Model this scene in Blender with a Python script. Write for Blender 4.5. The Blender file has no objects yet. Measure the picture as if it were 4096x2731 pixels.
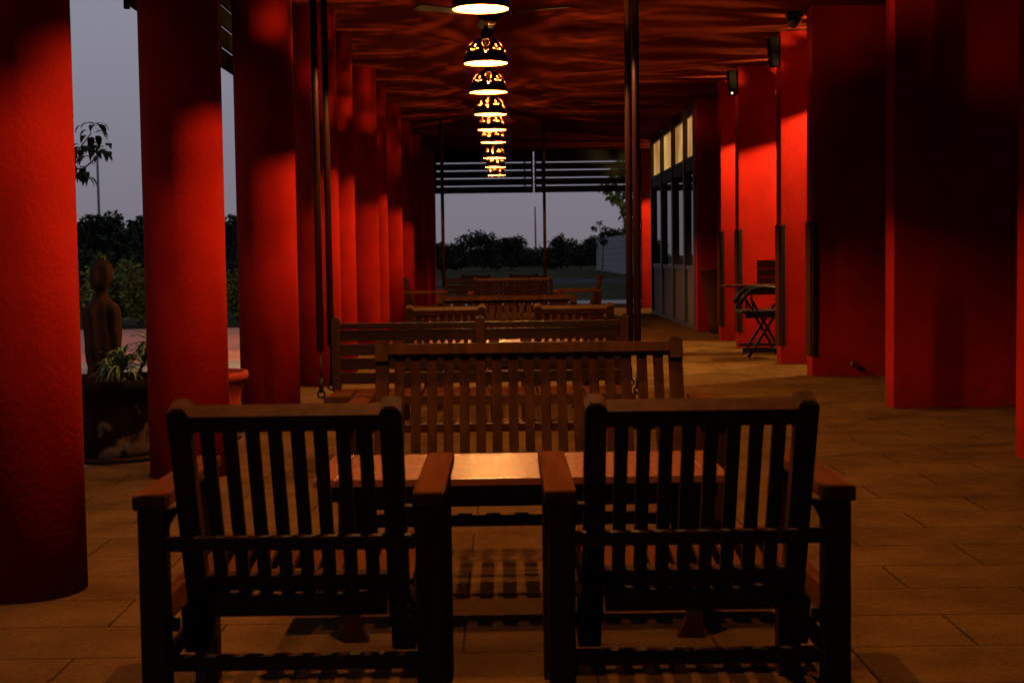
import bpy, bmesh, math, random
from mathutils import Vector, Matrix, noise
R = math.radians
PI = math.pi
random.seed(7)
scene = bpy.context.scene
COL = scene.collection

# ------------------------------------------------------------------ camera
EYE = 1.19
cam_data = bpy.data.cameras.new("camera")
cam_data.lens = 50.0
cam_data.sensor_width = 36.0
cam_data.clip_start = 0.05
cam_data.clip_end = 2000
cam_data.dof.use_dof = True
cam_data.dof.focus_distance = 7.5
cam_data.dof.aperture_fstop = 7.1
cam = bpy.data.objects.new("camera", cam_data)
COL.objects.link(cam)
f_px = 3267.0
ydir = Vector((-19 / f_px, 196 / f_px, -1)).normalized()      # world +Y in camera space
zdir = Vector((-0.0133, 1.0, 0.0))
zdir.z = -(zdir.x * ydir.x + zdir.y * ydir.y) / ydir.z
zdir.normalize()
xdir = ydir.cross(zdir)
Rm = Matrix((xdir, ydir, zdir))       # rows are the world axes in camera space -> cam-to-world
cam.matrix_world = Matrix.Translation((0, 0, EYE)) @ Rm.to_4x4()
scene.camera = cam

# ------------------------------------------------------------------ world: dusk sky
world = bpy.data.worlds.new("World")
scene.world = world
world.use_nodes = True
wn = world.node_tree
for n in list(wn.nodes):
    wn.nodes.remove(n)
wo = wn.nodes.new("ShaderNodeOutputWorld")
bg = wn.nodes.new("ShaderNodeBackground")
sky = wn.nodes.new("ShaderNodeTexSky")
sky.sky_type = 'NISHITA'
sky.sun_disc = False
sky.sun_elevation = R(-3.0)
sky.sun_rotation = R(200)
sky.air_density = 1.0
sky.dust_density = 2.0
sky.ozone_density = 2.0
mixs = wn.nodes.new("ShaderNodeMixRGB")
mixs.blend_type = 'MIX'
mixs.inputs[0].default_value = 0.8
wtc = wn.nodes.new("ShaderNodeTexCoord")
wsep = wn.nodes.new("ShaderNodeSeparateXYZ")
wn.links.new(wtc.outputs['Generated'], wsep.inputs[0])
wn_noise = wn.nodes.new("ShaderNodeTexNoise"); wn_noise.inputs['Scale'].default_value = 1.6; wn_noise.inputs['Detail'].default_value = 3
wmap = wn.nodes.new("ShaderNodeMapping"); wmap.inputs['Scale'].default_value = (1, 1, 5)
wn.links.new(wtc.outputs['Generated'], wmap.inputs[0]); wn.links.new(wmap.outputs[0], wn_noise.inputs[0])
wad = wn.nodes.new("ShaderNodeMath"); wad.operation = 'MULTIPLY_ADD'; wad.inputs[1].default_value = 0.06
wn.links.new(wn_noise.outputs[0], wad.inputs[0]); wn.links.new(wsep.outputs['Z'], wad.inputs[2])
wcr = wn.nodes.new("ShaderNodeValToRGB")
wcr.color_ramp.elements[0].position = 0.02; wcr.color_ramp.elements[0].color = (0.180, 0.160, 0.190, 1)
wcr.color_ramp.elements[1].position = 0.24; wcr.color_ramp.elements[1].color = (0.262, 0.262, 0.335, 1)
wn.links.new(wad.outputs[0], wcr.inputs[0])
wsc = wn.nodes.new("ShaderNodeMixRGB"); wsc.blend_type = 'MULTIPLY'; wsc.inputs[0].default_value = 1; wsc.inputs[2].default_value = (10.2, 10.2, 10.2, 1)
wn.links.new(wcr.outputs[0], wsc.inputs[1]); wn.links.new(wsc.outputs[0], mixs.inputs[2])
wn.links.new(sky.outputs[0], mixs.inputs[1])
wn.links.new(mixs.outputs[0], bg.inputs[0])
bg.inputs[1].default_value = 0.12
wn.links.new(bg.outputs[0], wo.inputs[0])

scene.view_settings.view_transform = 'Standard'
scene.view_settings.look = 'None'
scene.view_settings.exposure = 0.0
scene.view_settings.gamma = 1.0
scene.render.engine = 'CYCLES'
cy = scene.cycles
cy.use_denoising = True
cy.max_bounces = 6
cy.diffuse_bounces = 1
cy.glossy_bounces = 3
cy.transmission_bounces = 4
cy.caustics_reflective = False
cy.caustics_refractive = False
cy.sample_clamp_indirect = 4.0
cy.use_light_tree = True

BULB = 117000.0         # radiance of a lit bulb

# ------------------------------------------------------------------ materials
MATS = {}
def new_mat(name):
    m = bpy.data.materials.new(name)
    m.use_nodes = True
    nt = m.node_tree
    return m, nt, nt.nodes["Principled BSDF"]

def noise_mat(name, c1, c2, scale=6.0, rough=0.6, bump=0.1, stretch=(1, 1, 1), detail=6, bscale=None, spec=0.5, coords='Object', bdist=0.01):
    m, nt, b = new_mat(name)
    tc = nt.nodes.new("ShaderNodeTexCoord")
    mp = nt.nodes.new("ShaderNodeMapping")
    mp.inputs['Scale'].default_value = stretch
    nt.links.new(tc.outputs[coords], mp.inputs[0])
    nz = nt.nodes.new("ShaderNodeTexNoise")
    nz.inputs['Scale'].default_value = scale
    nz.inputs['Detail'].default_value = detail
    nz.inputs['Roughness'].default_value = 0.6
    nt.links.new(mp.outputs[0], nz.inputs[0])
    cr = nt.nodes.new("ShaderNodeValToRGB")
    cr.color_ramp.elements[0].position = 0.3
    cr.color_ramp.elements[1].position = 0.7
    cr.color_ramp.elements[0].color = (*c1, 1)
    cr.color_ramp.elements[1].color = (*c2, 1)
    nt.links.new(nz.outputs[0], cr.inputs[0])
    nt.links.new(cr.outputs[0], b.inputs['Base Color'])
    b.inputs['Roughness'].default_value = rough
    b.inputs['Specular IOR Level'].default_value = spec
    if bump:
        n2 = nt.nodes.new("ShaderNodeTexNoise")
        n2.inputs['Scale'].default_value = bscale or scale * 8
        n2.inputs['Detail'].default_value = 4
        nt.links.new(mp.outputs[0], n2.inputs[0])
        bp = nt.nodes.new("ShaderNodeBump")
        bp.inputs['Strength'].default_value = bump
        bp.inputs['Distance'].default_value = bdist
        nt.links.new(n2.outputs[0], bp.inputs['Height'])
        nt.links.new(bp.outputs[0], b.inputs['Normal'])
    MATS[name] = m
    return m

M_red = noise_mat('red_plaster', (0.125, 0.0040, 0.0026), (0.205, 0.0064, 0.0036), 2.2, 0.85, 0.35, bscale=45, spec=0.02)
def add_dirt(m):
    # splash-back grime with a ragged upper edge, and a few rubbed patches
    nt = m.node_tree; b = nt.nodes['Principled BSDF']
    src = b.inputs['Base Color'].links[0].from_socket
    tc = nt.nodes.new("ShaderNodeTexCoord"); sp = nt.nodes.new("ShaderNodeSeparateXYZ")
    nt.links.new(tc.outputs['Object'], sp.inputs[0])
    nz = nt.nodes.new("ShaderNodeTexNoise"); nz.inputs['Scale'].default_value = 5; nz.inputs['Detail'].default_value = 8; nz.inputs['Roughness'].default_value = 0.7
    nt.links.new(tc.outputs['Object'], nz.inputs[0])
    mr = nt.nodes.new("ShaderNodeMapRange"); mr.inputs['From Min'].default_value = 0.0; mr.inputs['From Max'].default_value = 0.5
    mr.inputs['To Min'].default_value = 0.16; mr.inputs['To Max'].default_value = -0.14
    nt.links.new(sp.outputs['Z'], mr.inputs[0])
    ad = nt.nodes.new("ShaderNodeMath"); ad.operation = 'ADD'
    nt.links.new(nz.outputs[0], ad.inputs[0]); nt.links.new(mr.outputs[0], ad.inputs[1])
    cr = nt.nodes.new("ShaderNodeValToRGB")
    cr.color_ramp.elements[0].position = 0.52; cr.color_ramp.elements[0].color = (0, 0, 0, 1)
    cr.color_ramp.elements[1].position = 0.66; cr.color_ramp.elements[1].color = (0.4, 0.4, 0.4, 1)
    nt.links.new(ad.outputs[0], cr.inputs[0])
    mx = nt.nodes.new("ShaderNodeMixRGB"); mx.inputs[2].default_value = (0.050, 0.008, 0.005, 1)
    nt.links.new(cr.outputs[0], mx.inputs[0]); nt.links.new(src, mx.inputs[1])
    nt.links.new(mx.outputs[0], b.inputs['Base Color'])
add_dirt(M_red)
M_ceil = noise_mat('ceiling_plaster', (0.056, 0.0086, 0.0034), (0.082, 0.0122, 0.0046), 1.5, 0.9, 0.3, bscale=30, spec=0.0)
M_guard = noise_mat('guard_wood', (0.026, 0.0085, 0.0050), (0.040, 0.0125, 0.0070), 5, 0.9, 0.2, spec=0.0, stretch=(1, 1, 0.1))
M_wood = noise_mat('teak', (0.13, 0.05, 0.02), (0.27, 0.105, 0.042), 3.0, 0.42, 0.25, stretch=(1, 1, 1), detail=8, bscale=60, bdist=0.004)
def grain_mat(name, c1, c2, rough, axis, coat=0.0, spec=0.5):
    s = [14, 14, 14]; s[axis] = 0.9
    return noise_mat(name, c1, c2, 1.6, rough, 0.18, stretch=tuple(s), detail=8, bscale=3.5, bdist=0.003, spec=spec)
M_wood_x = grain_mat('teak_grain_x_shaded', (0.0150, 0.0054, 0.0022), (0.0400, 0.0132, 0.0044), 0.6, 0, spec=0.03)  # darkened teak for rails, their shade is in the colour
M_wood_y = grain_mat('teak_grain_y_lit', (0.036, 0.0115, 0.0040), (0.072, 0.0225, 0.0075), 0.6, 1, spec=0.0)  # same teak, lightened: lamp light on armrests and seats put into the colour
M_wood_z = grain_mat('teak_grain_z_shaded', (0.0150, 0.0058, 0.0025), (0.0360, 0.0135, 0.0054), 0.7, 2, spec=0.012)  # same teak, darkened: shade on the chair backs put into the colour
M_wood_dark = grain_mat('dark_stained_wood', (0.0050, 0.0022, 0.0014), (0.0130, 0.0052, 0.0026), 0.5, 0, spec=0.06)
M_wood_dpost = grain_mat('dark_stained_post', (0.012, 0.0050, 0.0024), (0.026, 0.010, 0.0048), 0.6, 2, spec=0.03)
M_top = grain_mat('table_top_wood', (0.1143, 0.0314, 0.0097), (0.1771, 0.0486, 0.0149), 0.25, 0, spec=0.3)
M_rod = noise_mat('brown_tube', (0.018, 0.006, 0.003), (0.026, 0.008, 0.004), 6, 0.45, 0.0, spec=0.12)
M_black = noise_mat('black_metal', (0.0035, 0.0033, 0.0033), (0.006, 0.0055, 0.0055), 9, 0.5, 0.0, spec=0.12)
M_dkmetal = noise_mat('louvre_paint', (0.006, 0.006, 0.006), (0.010, 0.010, 0.010), 7, 0.9, 0.0, spec=0.03)
M_shade_out = noise_mat('shade_glaze', (0.020, 0.006, 0.003), (0.040, 0.011, 0.005), 30, 0.6, 0.2, spec=0.1)
M_shade_in = noise_mat('shade_inner', (0.22, 0.045, 0.0060), (0.27, 0.056, 0.0080), 12, 0.8, 0.0)
M_terra = noise_mat('terracotta', (0.15, 0.018, 0.008), (0.20, 0.026, 0.012), 4, 0.85, 0.3, spec=0.03)
M_urn = noise_mat('old_clay', (0.0103, 0.0057, 0.0040), (0.0343, 0.0149, 0.0074), 5, 0.8, 0.5, spec=0.06)
M_soil = noise_mat('soil', (0.02, 0.013, 0.009), (0.05, 0.035, 0.025), 30, 0.95, 0.8)
M_panel = noise_mat('lower_panel', (0.0400, 0.0286, 0.0240), (0.0629, 0.0457, 0.0377), 3, 0.7, 0.3, stretch=(1, 6, 0.5))
M_frame = noise_mat('dark_steel_frame', (0.02, 0.017, 0.016), (0.032, 0.026, 0.024), 6, 0.45, 0.0)
M_clad = noise_mat('grey_cladding', (0.11, 0.13, 0.16), (0.16, 0.18, 0.21), 3, 0.7, 0.2)
M_ground = noise_mat('field', (0.010, 0.013, 0.006), (0.045, 0.043, 0.02), 0.35, 1.0, 0.8, bscale=3, spec=0.02)
M_paver = noise_mat('grey_paving', (0.20, 0.19, 0.19), (0.28, 0.265, 0.26), 1.2, 0.85, 0.3, bscale=20)
M_road = noise_mat('dark_road', (0.03, 0.034, 0.042), (0.045, 0.05, 0.06), 0.8, 1.0, 0.2, bscale=20, spec=0.02)
M_pink = noise_mat('pink_paving', (0.40, 0.15, 0.11), (0.50, 0.20, 0.14), 1.6, 0.85, 0.3, bscale=14)
M_speaker = noise_mat('speaker_grey', (0.005, 0.0048, 0.0036), (0.008, 0.0074, 0.0055), 12, 1.0, 0.0, spec=0.0)
M_bark = noise_mat('bark', (0.05, 0.04, 0.03), (0.10, 0.08, 0.06), 8, 0.9, 0.8)
M_fan = noise_mat('dark_fan_paint', (0.004, 0.002, 0.0015), (0.007, 0.003, 0.002), 6, 0.7, 0.0, spec=0.05)
M_white = noise_mat('wall_back', (0.1714, 0.0286, 0.0200), (0.2057, 0.0343, 0.0229), 2, 0.8, 0.2)

def leaf_mat(name, c1, c2):
    m, nt, b = new_mat(name)
    oi = nt.nodes.new("ShaderNodeNewGeometry")
    cr = nt.nodes.new("ShaderNodeValToRGB")
    cr.color_ramp.elements[0].color = (*c1, 1)
    cr.color_ramp.elements[1].color = (*c2, 1)
    nt.links.new(oi.outputs['Random Per Island'], cr.inputs[0])
    nt.links.new(cr.outputs[0], b.inputs['Base Color'])
    b.inputs['Roughness'].default_value = 0.7
    b.inputs['Specular IOR Level'].default_value = 0.08
    return m
M_leaf_dark = leaf_mat('leaves_dark', (0.006, 0.012, 0.006), (0.024, 0.038, 0.014))
M_leaf_mid = leaf_mat('leaves_lit_tone', (0.06, 0.09, 0.02), (0.26, 0.28, 0.06))  # brightened so the bushes look lamp-lit; that light is in the colour
M_leaf_pot = leaf_mat('leaves_pot', (0.05, 0.09, 0.03), (0.14, 0.19, 0.07))

# terrace floor: long stone slabs laid in courses across the walkway
def floor_mat():
    m, nt, b = new_mat('stone_slabs')
    tc = nt.nodes.new("ShaderNodeTexCoord")
    mp = nt.nodes.new("ShaderNodeMapping")
    mp.inputs['Location'].default_value = (0.13, -0.185, 0)
    nt.links.new(tc.outputs['Object'], mp.inputs[0])
    wob = nt.nodes.new("ShaderNodeTexNoise"); wob.inputs['Scale'].default_value = 1.3
    nt.links.new(tc.outputs['Object'], wob.inputs[0])
    vm = nt.nodes.new("ShaderNodeVectorMath"); vm.operation = 'MULTIPLY_ADD'
    vm.inputs[1].default_value = (0.025, 0.02, 0)
    nt.links.new(wob.outputs['Color'], vm.inputs[0])
    nt.links.new(mp.outputs[0], vm.inputs[2])
    br = nt.nodes.new("ShaderNodeTexBrick")
    br.inputs['Scale'].default_value = 1.0
    br.inputs['Brick Width'].default_value = 0.78
    br.inputs['Row Height'].default_value = 0.368
    br.inputs['Mortar Size'].default_value = 0.0055
    br.inputs['Mortar Smooth'].default_value = 0.3
    br.inputs['Color1'].default_value = (0.073, 0.0390, 0.0140, 1)
    br.inputs['Color2'].default_value = (0.084, 0.0450, 0.0165, 1)
    br.inputs['Mortar'].default_value = (0.034, 0.019, 0.008, 1)
    br.offset = 0.5
    nt.links.new(vm.outputs[0], br.inputs[0])
    nz = nt.nodes.new("ShaderNodeTexNoise"); nz.inputs['Scale'].default_value = 2.4; nz.inputs['Detail'].default_value = 7
    nz.inputs['Roughness'].default_value = 0.65
    nt.links.new(tc.outputs['Object'], nz.inputs[0])
    cr = nt.nodes.new("ShaderNodeValToRGB")
    cr.color_ramp.elements[0].position = 0.30; cr.color_ramp.elements[0].color = (0.50, 0.47, 0.44, 1)
    cr.color_ramp.elements[1].position = 0.72; cr.color_ramp.elements[1].color = (1.12, 1.12, 1.12, 1)
    nt.links.new(nz.outputs[0], cr.inputs[0])
    mx = nt.nodes.new("ShaderNodeMixRGB"); mx.blend_type = 'MULTIPLY'; mx.inputs[0].default_value = 1
    nt.links.new(br.outputs[0], mx.inputs[1]); nt.links.new(cr.outputs[0], mx.inputs[2])
    gz = nt.nodes.new("ShaderNodeTexNoise"); gz.inputs['Scale'].default_value = 55; gz.inputs['Detail'].default_value = 5; gz.inputs['Roughness'].default_value = 0.75
    nt.links.new(tc.outputs['Object'], gz.inputs[0])
    gr = nt.nodes.new("ShaderNodeMapRange"); gr.inputs['From Min'].default_value = 0.3; gr.inputs['From Max'].default_value = 0.7; gr.inputs['To Min'].default_value = 0.68; gr.inputs['To Max'].default_value = 1.25
    nt.links.new(gz.outputs[0], gr.inputs[0])
    m2 = nt.nodes.new("ShaderNodeMixRGB"); m2.blend_type = 'MULTIPLY'; m2.inputs[0].default_value = 1
    nt.links.new(mx.outputs[0], m2.inputs[1]); nt.links.new(gr.outputs[0], m2.inputs[2])
    nt.links.new(m2.outputs[0], b.inputs['Base Color'])
    rr = nt.nodes.new("ShaderNodeMapRange"); rr.inputs['To Min'].default_value = 0.5; rr.inputs['To Max'].default_value = 0.8
    nt.links.new(nz.outputs[0], rr.inputs[0]); nt.links.new(rr.outputs[0], b.inputs['Roughness'])
    n3 = nt.nodes.new("ShaderNodeTexNoise"); n3.inputs['Scale'].default_value = 9; n3.inputs['Detail'].default_value = 6
    mp3 = nt.nodes.new("ShaderNodeMapping"); mp3.inputs['Scale'].default_value = (0.5, 2.2, 1)
    nt.links.new(tc.outputs['Object'], mp3.inputs[0]); nt.links.new(mp3.outputs[0], n3.inputs[0])
    ad = nt.nodes.new("ShaderNodeMath"); ad.operation = 'MULTIPLY_ADD'
    ad.inputs[1].default_value = -0.8
    nt.links.new(br.outputs['Fac'], ad.inputs[0]); nt.links.new(n3.outputs[0], ad.inputs[2])
    bp = nt.nodes.new("ShaderNodeBump"); bp.inputs['Strength'].default_value = 0.5; bp.inputs['Distance'].default_value = 0.006
    nt.links.new(ad.outputs[0], bp.inputs['Height']); nt.links.new(bp.outputs[0], b.inputs['Normal'])
    b.inputs['Specular IOR Level'].default_value = 0.0
    return m
M_floor = floor_mat()

def stained_pot_mat():
    m, nt, b = new_mat('stained_terracotta')
    tc = nt.nodes.new("ShaderNodeTexCoord")
    sp = nt.nodes.new("ShaderNodeSeparateXYZ"); nt.links.new(tc.outputs['Object'], sp.inputs[0])
    nz = nt.nodes.new("ShaderNodeTexNoise"); nz.inputs['Scale'].default_value = 7; nz.inputs['Detail'].default_value = 7
    nt.links.new(tc.outputs['Object'], nz.inputs[0])
    mr = nt.nodes.new("ShaderNodeMapRange"); mr.inputs['From Min'].default_value = 0.0; mr.inputs['From Max'].default_value = 0.34
    mr.inputs['To Min'].default_value = 0.10; mr.inputs['To Max'].default_value = -0.12
    nt.links.new(sp.outputs['Z'], mr.inputs[0])
    ad = nt.nodes.new("ShaderNodeMath"); ad.operation = 'ADD'
    nt.links.new(nz.outputs[0], ad.inputs[0]); nt.links.new(mr.outputs[0], ad.inputs[1])
    cr = nt.nodes.new("ShaderNodeValToRGB")
    cr.color_ramp.elements[0].position = 0.52; cr.color_ramp.elements[0].color = (0.008, 0.0035, 0.003, 1)
    cr.color_ramp.elements[1].position = 0.62; cr.color_ramp.elements[1].color = (0.09, 0.06, 0.052, 1)
    nt.links.new(ad.outputs[0], cr.inputs[0]); nt.links.new(cr.outputs[0], b.inputs['Base Color'])
    b.inputs['Roughness'].default_value = 0.9
    b.inputs['Specular IOR Level'].default_value = 0.02
    return m
M_potstain = stained_pot_mat()

def emit_mat(name, col, strength):
    m, nt, b = new_mat(name)
    b.inputs['Base Color'].default_value = (0.8, 0.7, 0.5, 1)
    b.inputs['Emission Color'].default_value = (*col, 1)
    b.inputs['Emission Strength'].default_value = strength
    return m
M_bulb = emit_mat('bulb_glow', (1.0, 0.43, 0.11), BULB)
M_bulb_bay = emit_mat('bay_bulb_glow', (1.0, 0.62, 0.20), BULB * 3.7)
M_lit_room = None
def room_mat():
    m, nt, b = new_mat('lit_blind')
    tc = nt.nodes.new("ShaderNodeTexCoord")
    nz = nt.nodes.new("ShaderNodeTexNoise"); nz.inputs['Scale'].default_value = 0.9
    nt.links.new(tc.outputs['Object'], nz.inputs[0])
    cr = nt.nodes.new("ShaderNodeValToRGB")
    cr.color_ramp.elements[0].position = 0.35; cr.color_ramp.elements[0].color = (0.34, 0.16, 0.035, 1)
    cr.color_ramp.elements[1].position = 0.65; cr.color_ramp.elements[1].color = (0.78, 0.43, 0.13, 1)
    nt.links.new(nz.outputs[0], cr.inputs[0])
    nt.links.new(cr.outputs[0], b.inputs['Emission Color'])
    b.inputs['Base Color'].default_value = (0.3, 0.2, 0.1, 1)
    b.inputs['Emission Strength'].default_value = 0.85
    return m
M_lit_room = room_mat()
m_, nt_, b_ = new_mat('window_glass')
b_.inputs['Base Color'].default_value = (0.012, 0.012, 0.012, 1)
b_.inputs['Roughness'].default_value = 0.02
b_.inputs['Specular IOR Level'].default_value = 1.0
M_glass = m_
m_, nt_, b_ = new_mat('led')
b_.inputs['Emission Color'].default_value = (1, 0.45, 0.2, 1); b_.inputs['Emission Strength'].default_value = 2.5
M_led = m_
m_, nt_, b_ = new_mat('frosted_lens')
b_.inputs['Base Color'].default_value = (0.6, 0.45, 0.3, 1); b_.inputs['Roughness'].default_value = 0.25
M_lens = m_

# ------------------------------------------------------------------ mesh helpers
def obj(name, bm, mat, parent=None, smooth=False, bevel=0.0, seg=2):
    me = bpy.data.meshes.new(name)
    bmesh.ops.recalc_face_normals(bm, faces=bm.faces[:])
    bm.to_mesh(me); bm.free()
    mats = mat if isinstance(mat, (list, tuple)) else [mat]
    for m in mats:
        me.materials.append(m)
    if smooth:
        for p in me.polygons:
            p.use_smooth = True
    o = bpy.data.objects.new(name, me)
    COL.objects.link(o)
    if parent:
        o.parent = parent
    if bevel:
        b = o.modifiers.new('bevel', 'BEVEL')
        b.width = bevel; b.segments = seg; b.limit_method = 'ANGLE'; b.angle_limit = R(40)
    return o

def box(bm, x0, x1, y0, y1, z0, z1, mi=0):
    v = [bm.verts.new((x, y, z)) for z in (z0, z1) for y in (y0, y1) for x in (x0, x1)]
    fs = [(0, 1, 3, 2), (4, 6, 7, 5), (0, 4, 5, 1), (2, 3, 7, 6), (0, 2, 6, 4), (1, 5, 7, 3)]
    for f in fs:
        fc = bm.faces.new([v[i] for i in f]); fc.material_index = mi
    return v

def obox(bm, p0, p1, w, d, up=(0, 0, 1), mi=0):
    """bar from p0 to p1, w across, d along the remaining axis"""
    p0 = Vector(p0); p1 = Vector(p1)
    a = (p1 - p0).normalized()
    u = Vector(up)
    s = a.cross(u)
    if s.length < 1e-4:
        s = a.cross(Vector((0, 1, 0)))
    s.normalize(); t = s.cross(a).normalized()
    v = []
    for p in (p0, p1):
        for (i, j) in ((-1, -1), (1, -1), (1, 1), (-1, 1)):
            v.append(bm.verts.new(p + s * i * w / 2 + t * j * d / 2))
    for f in ((0, 1, 2, 3), (7, 6, 5, 4), (0, 4, 5, 1), (1, 5, 6, 2), (2, 6, 7, 3), (3, 7, 4, 0)):
        fc = bm.faces.new([v[i] for i in f]); fc.material_index = mi

def lathe(bm, prof, n=48, cx=0, cy=0, cap=True, sx=1, sy=1):
    rings = []
    for r, z in prof:
        rings.append([bm.verts.new((cx + sx * r * math.cos(2 * PI * k / n), cy + sy * r * math.sin(2 * PI * k / n), z)) for k in range(n)])
    for a, b in zip(rings, rings[1:]):
        for k in range(n):
            bm.faces.new((a[k], a[(k + 1) % n], b[(k + 1) % n], b[k]))
    if cap:
        bm.faces.new(rings[0][::-1]); bm.faces.new(rings[-1])
    return rings

def tube(bm, pts, rad, n=10, cap=True):
    pts = [Vector(p) for p in pts]
    rad = rad if isinstance(rad, (list, tuple)) else [rad] * len(pts)
    rings = []
    ref = None
    for i, p in enumerate(pts):
        d = (pts[min(i + 1, len(pts) - 1)] - pts[max(i - 1, 0)]).normalized()
        if ref is None:
            ref = d.orthogonal().normalized()
        s = (ref - d * ref.dot(d)).normalized(); ref = s
        t = d.cross(s)
        rings.append([bm.verts.new(p + (s * math.cos(2 * PI * k / n) + t * math.sin(2 * PI * k / n)) * rad[i]) for k in range(n)])
    for a, b in zip(rings, rings[1:]):
        for k in range(n):
            bm.faces.new((a[k], a[(k + 1) % n], b[(k + 1) % n], b[k]))
    if cap:
        bm.faces.new(rings[0][::-1]); bm.faces.new(rings[-1])

def tag(o, label, cat, group=None, kind=None):
    if label: o['label'] = label
    if cat: o['category'] = cat
    if group: o['group'] = group
    if kind: o['kind'] = kind
    return o

def thing(name, label, cat, loc=(0, 0, 0), rz=0, group=None):
    o = bpy.data.objects.new(name, None)
    o.empty_display_size = 0.1
    COL.objects.link(o)
    o.location = loc; o.rotation_euler = (0, 0, rz)
    return tag(o, label, cat, group)

def dup(root, loc, rz=0, label=None):
    r = root.copy(); COL.objects.link(r); r.location = loc; r.rotation_euler = (0, 0, rz)
    if label: r['label'] = label
    for ch in list(root.children):
        c = ch.copy(); COL.objects.link(c); c.parent = r
        for g in list(ch.children):
            d = g.copy(); COL.objects.link(d); d.parent = c
    return r

def struct(name, bm, mat, **k):
    o = obj(name, bm, mat, **k); o['kind'] = 'structure'; return o

# ------------------------------------------------------------------ setting
CZ = EYE + 2.31        # ceiling height 3.50
XL = -1.76             # centre line of the columns
XR = 2.93              # corridor face of the right-hand piers
bm = bmesh.new(); box(bm, -2.45, 5.6, -7.0, 34.7, -0.30, 0.0)
struct('floor', bm, M_floor)
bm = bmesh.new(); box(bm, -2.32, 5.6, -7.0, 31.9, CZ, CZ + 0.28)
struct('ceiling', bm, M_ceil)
bm = bmesh.new(); box(bm, -500, 500, -60, 900, -0.8, -0.012)
bmesh.ops.subdivide_edges(bm, edges=bm.edges[:], cuts=1)
struct('ground', bm, M_ground)
bm = bmesh.new(); box(bm, -14, -2.46, -7, 16.8, -0.2, -0.004)
box(bm, -14, 10, 34.71, 37.5, -0.2, -0.004)
struct('pavement', bm, M_paver)
bm = bmesh.new(); box(bm, -14, -2.46, 16.81, 25.0, -0.2, -0.006)
struct('path', bm, M_pink)
bm = bmesh.new(); box(bm, -120, 120, 60, 72, -0.3, -0.008)
struct('road', bm, M_road)

# ------------------------------------------------------------------ round columns
col_z = [5.13, 7.88, 10.63, 13.4, 14.85, 17.6, 19.05, 21.8, 24.55, 27.3, 29.95]
col_lab = [
    'nearest red round column, its base showing at the left edge of the photo',
    'second round red column from the camera, standing right in front of the potted plant',
    'third round red column from the camera, just behind the left armchair',
    'fourth round red column, with the left tubes of the nearer swing in front of it',
    'fifth round red column, brightly lit, first one wholly right of the nearer swing tubes',
    'sixth round red column, dark on its left and lit orange at its right edge',
    'seventh round red column, a narrow bright strip close behind the sixth',
    'eighth round red column, dull red, with the sideways armchair just beyond it',
    'ninth round red column, dark at the top, third from the far end of the row',
    'tenth round red column, last but one of the row by the far louvres',
    'last round red column of the row, beside the open far end',
]
def col_mesh():
    bm = bmesh.new()
    lathe(bm, [(0.22, 0.0), (0.22, 1.2), (0.22, 2.4), (0.22, CZ)], 64)
    return bm
c0 = None
for i, z in enumerate(col_z):
    if c0 is None:
        o = c0 = obj('round_column', col_mesh(), M_red, smooth=True)
        for p in o.data.polygons:
            if len(p.vertices) > 4: p.use_smooth = False
    else:
        o = c0.copy(); COL.objects.link(o)
    o.location = (XL, z, 0)
    tag(o, col_lab[i], 'column', 'red round columns along the open side')
bm = bmesh.new(); box(bm, -1.99, -1.50, 31.25, 31.75, 0, CZ)
tag(obj('square_pillar', bm, M_red, bevel=0.01), 'square red end pillar carrying the left end of the far louvres', 'pillar')

# ------------------------------------------------------------------ right-hand piers
pier = [  # z front, depth, label, guard?
    (5.35, 0.24, 'red wall pier next to the camera, out past the right edge', False),
    (7.88, 0.24, 'red wall pier whose edge shows as a strip at the right border', False),
    (10.68, 0.24, 'wide dark red wall pier on the right with a lit narrow edge', False),
    (13.52, 0.24, 'dark red wall pier with a small pipe at its foot', True),
    (15.05, 0.24, 'red wall pier glowing orange, beside the folding chair', True),
    (17.75, 0.24, 'broad glowing red wall pier directly behind the folding chair', True),
    (19.20, 0.24, 'narrow orange lit wall pier between the dark pier and the broad glowing one', True),
    (21.55, 0.24, 'dark wall pier beside the glazed shopfront, tall planter at its foot', False),
]
for z, d, lab, guard in pier:
    t = thing('wall_pier', lab, 'wall pier', (XR, z, 0), 0, 'red wall piers along the building side')
    bm = bmesh.new(); box(bm, 0, 2.3, 0, d, 0, CZ); obj('wall', bm, M_red, t, bevel=0.004)
    if guard:
        bm = bmesh.new()
        box(bm, -0.020, -0.002, 0.0, d - 0.02, 0.20, 1.48)
        obj('corner_guard', bm, M_guard, t, bevel=0.003)
        bm = bmesh.new()
        box(bm, 0.0, 0.042, -0.026, -0.003, 0.20, 1.48)
        obj('corner_guard', bm, M_black, t, bevel=0.003)
# small pipe stub at the foot of the fourth pier
t = thing('water_pipe', 'small round pipe stub low on the dark red wall pier', 'pipe', (3.32, 13.49, 0.12))
bm = bmesh.new(); tube(bm, [(0, 0.03, 0), (0, -0.05, 0)], 0.022, 14); obj('pipe_stub', bm, M_clad, t)
bm = bmesh.new(); tube(bm, [(0, -0.05, 0), (0, -0.062, 0)], 0.034, 14); obj('flange', bm, M_guard, t)

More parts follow.
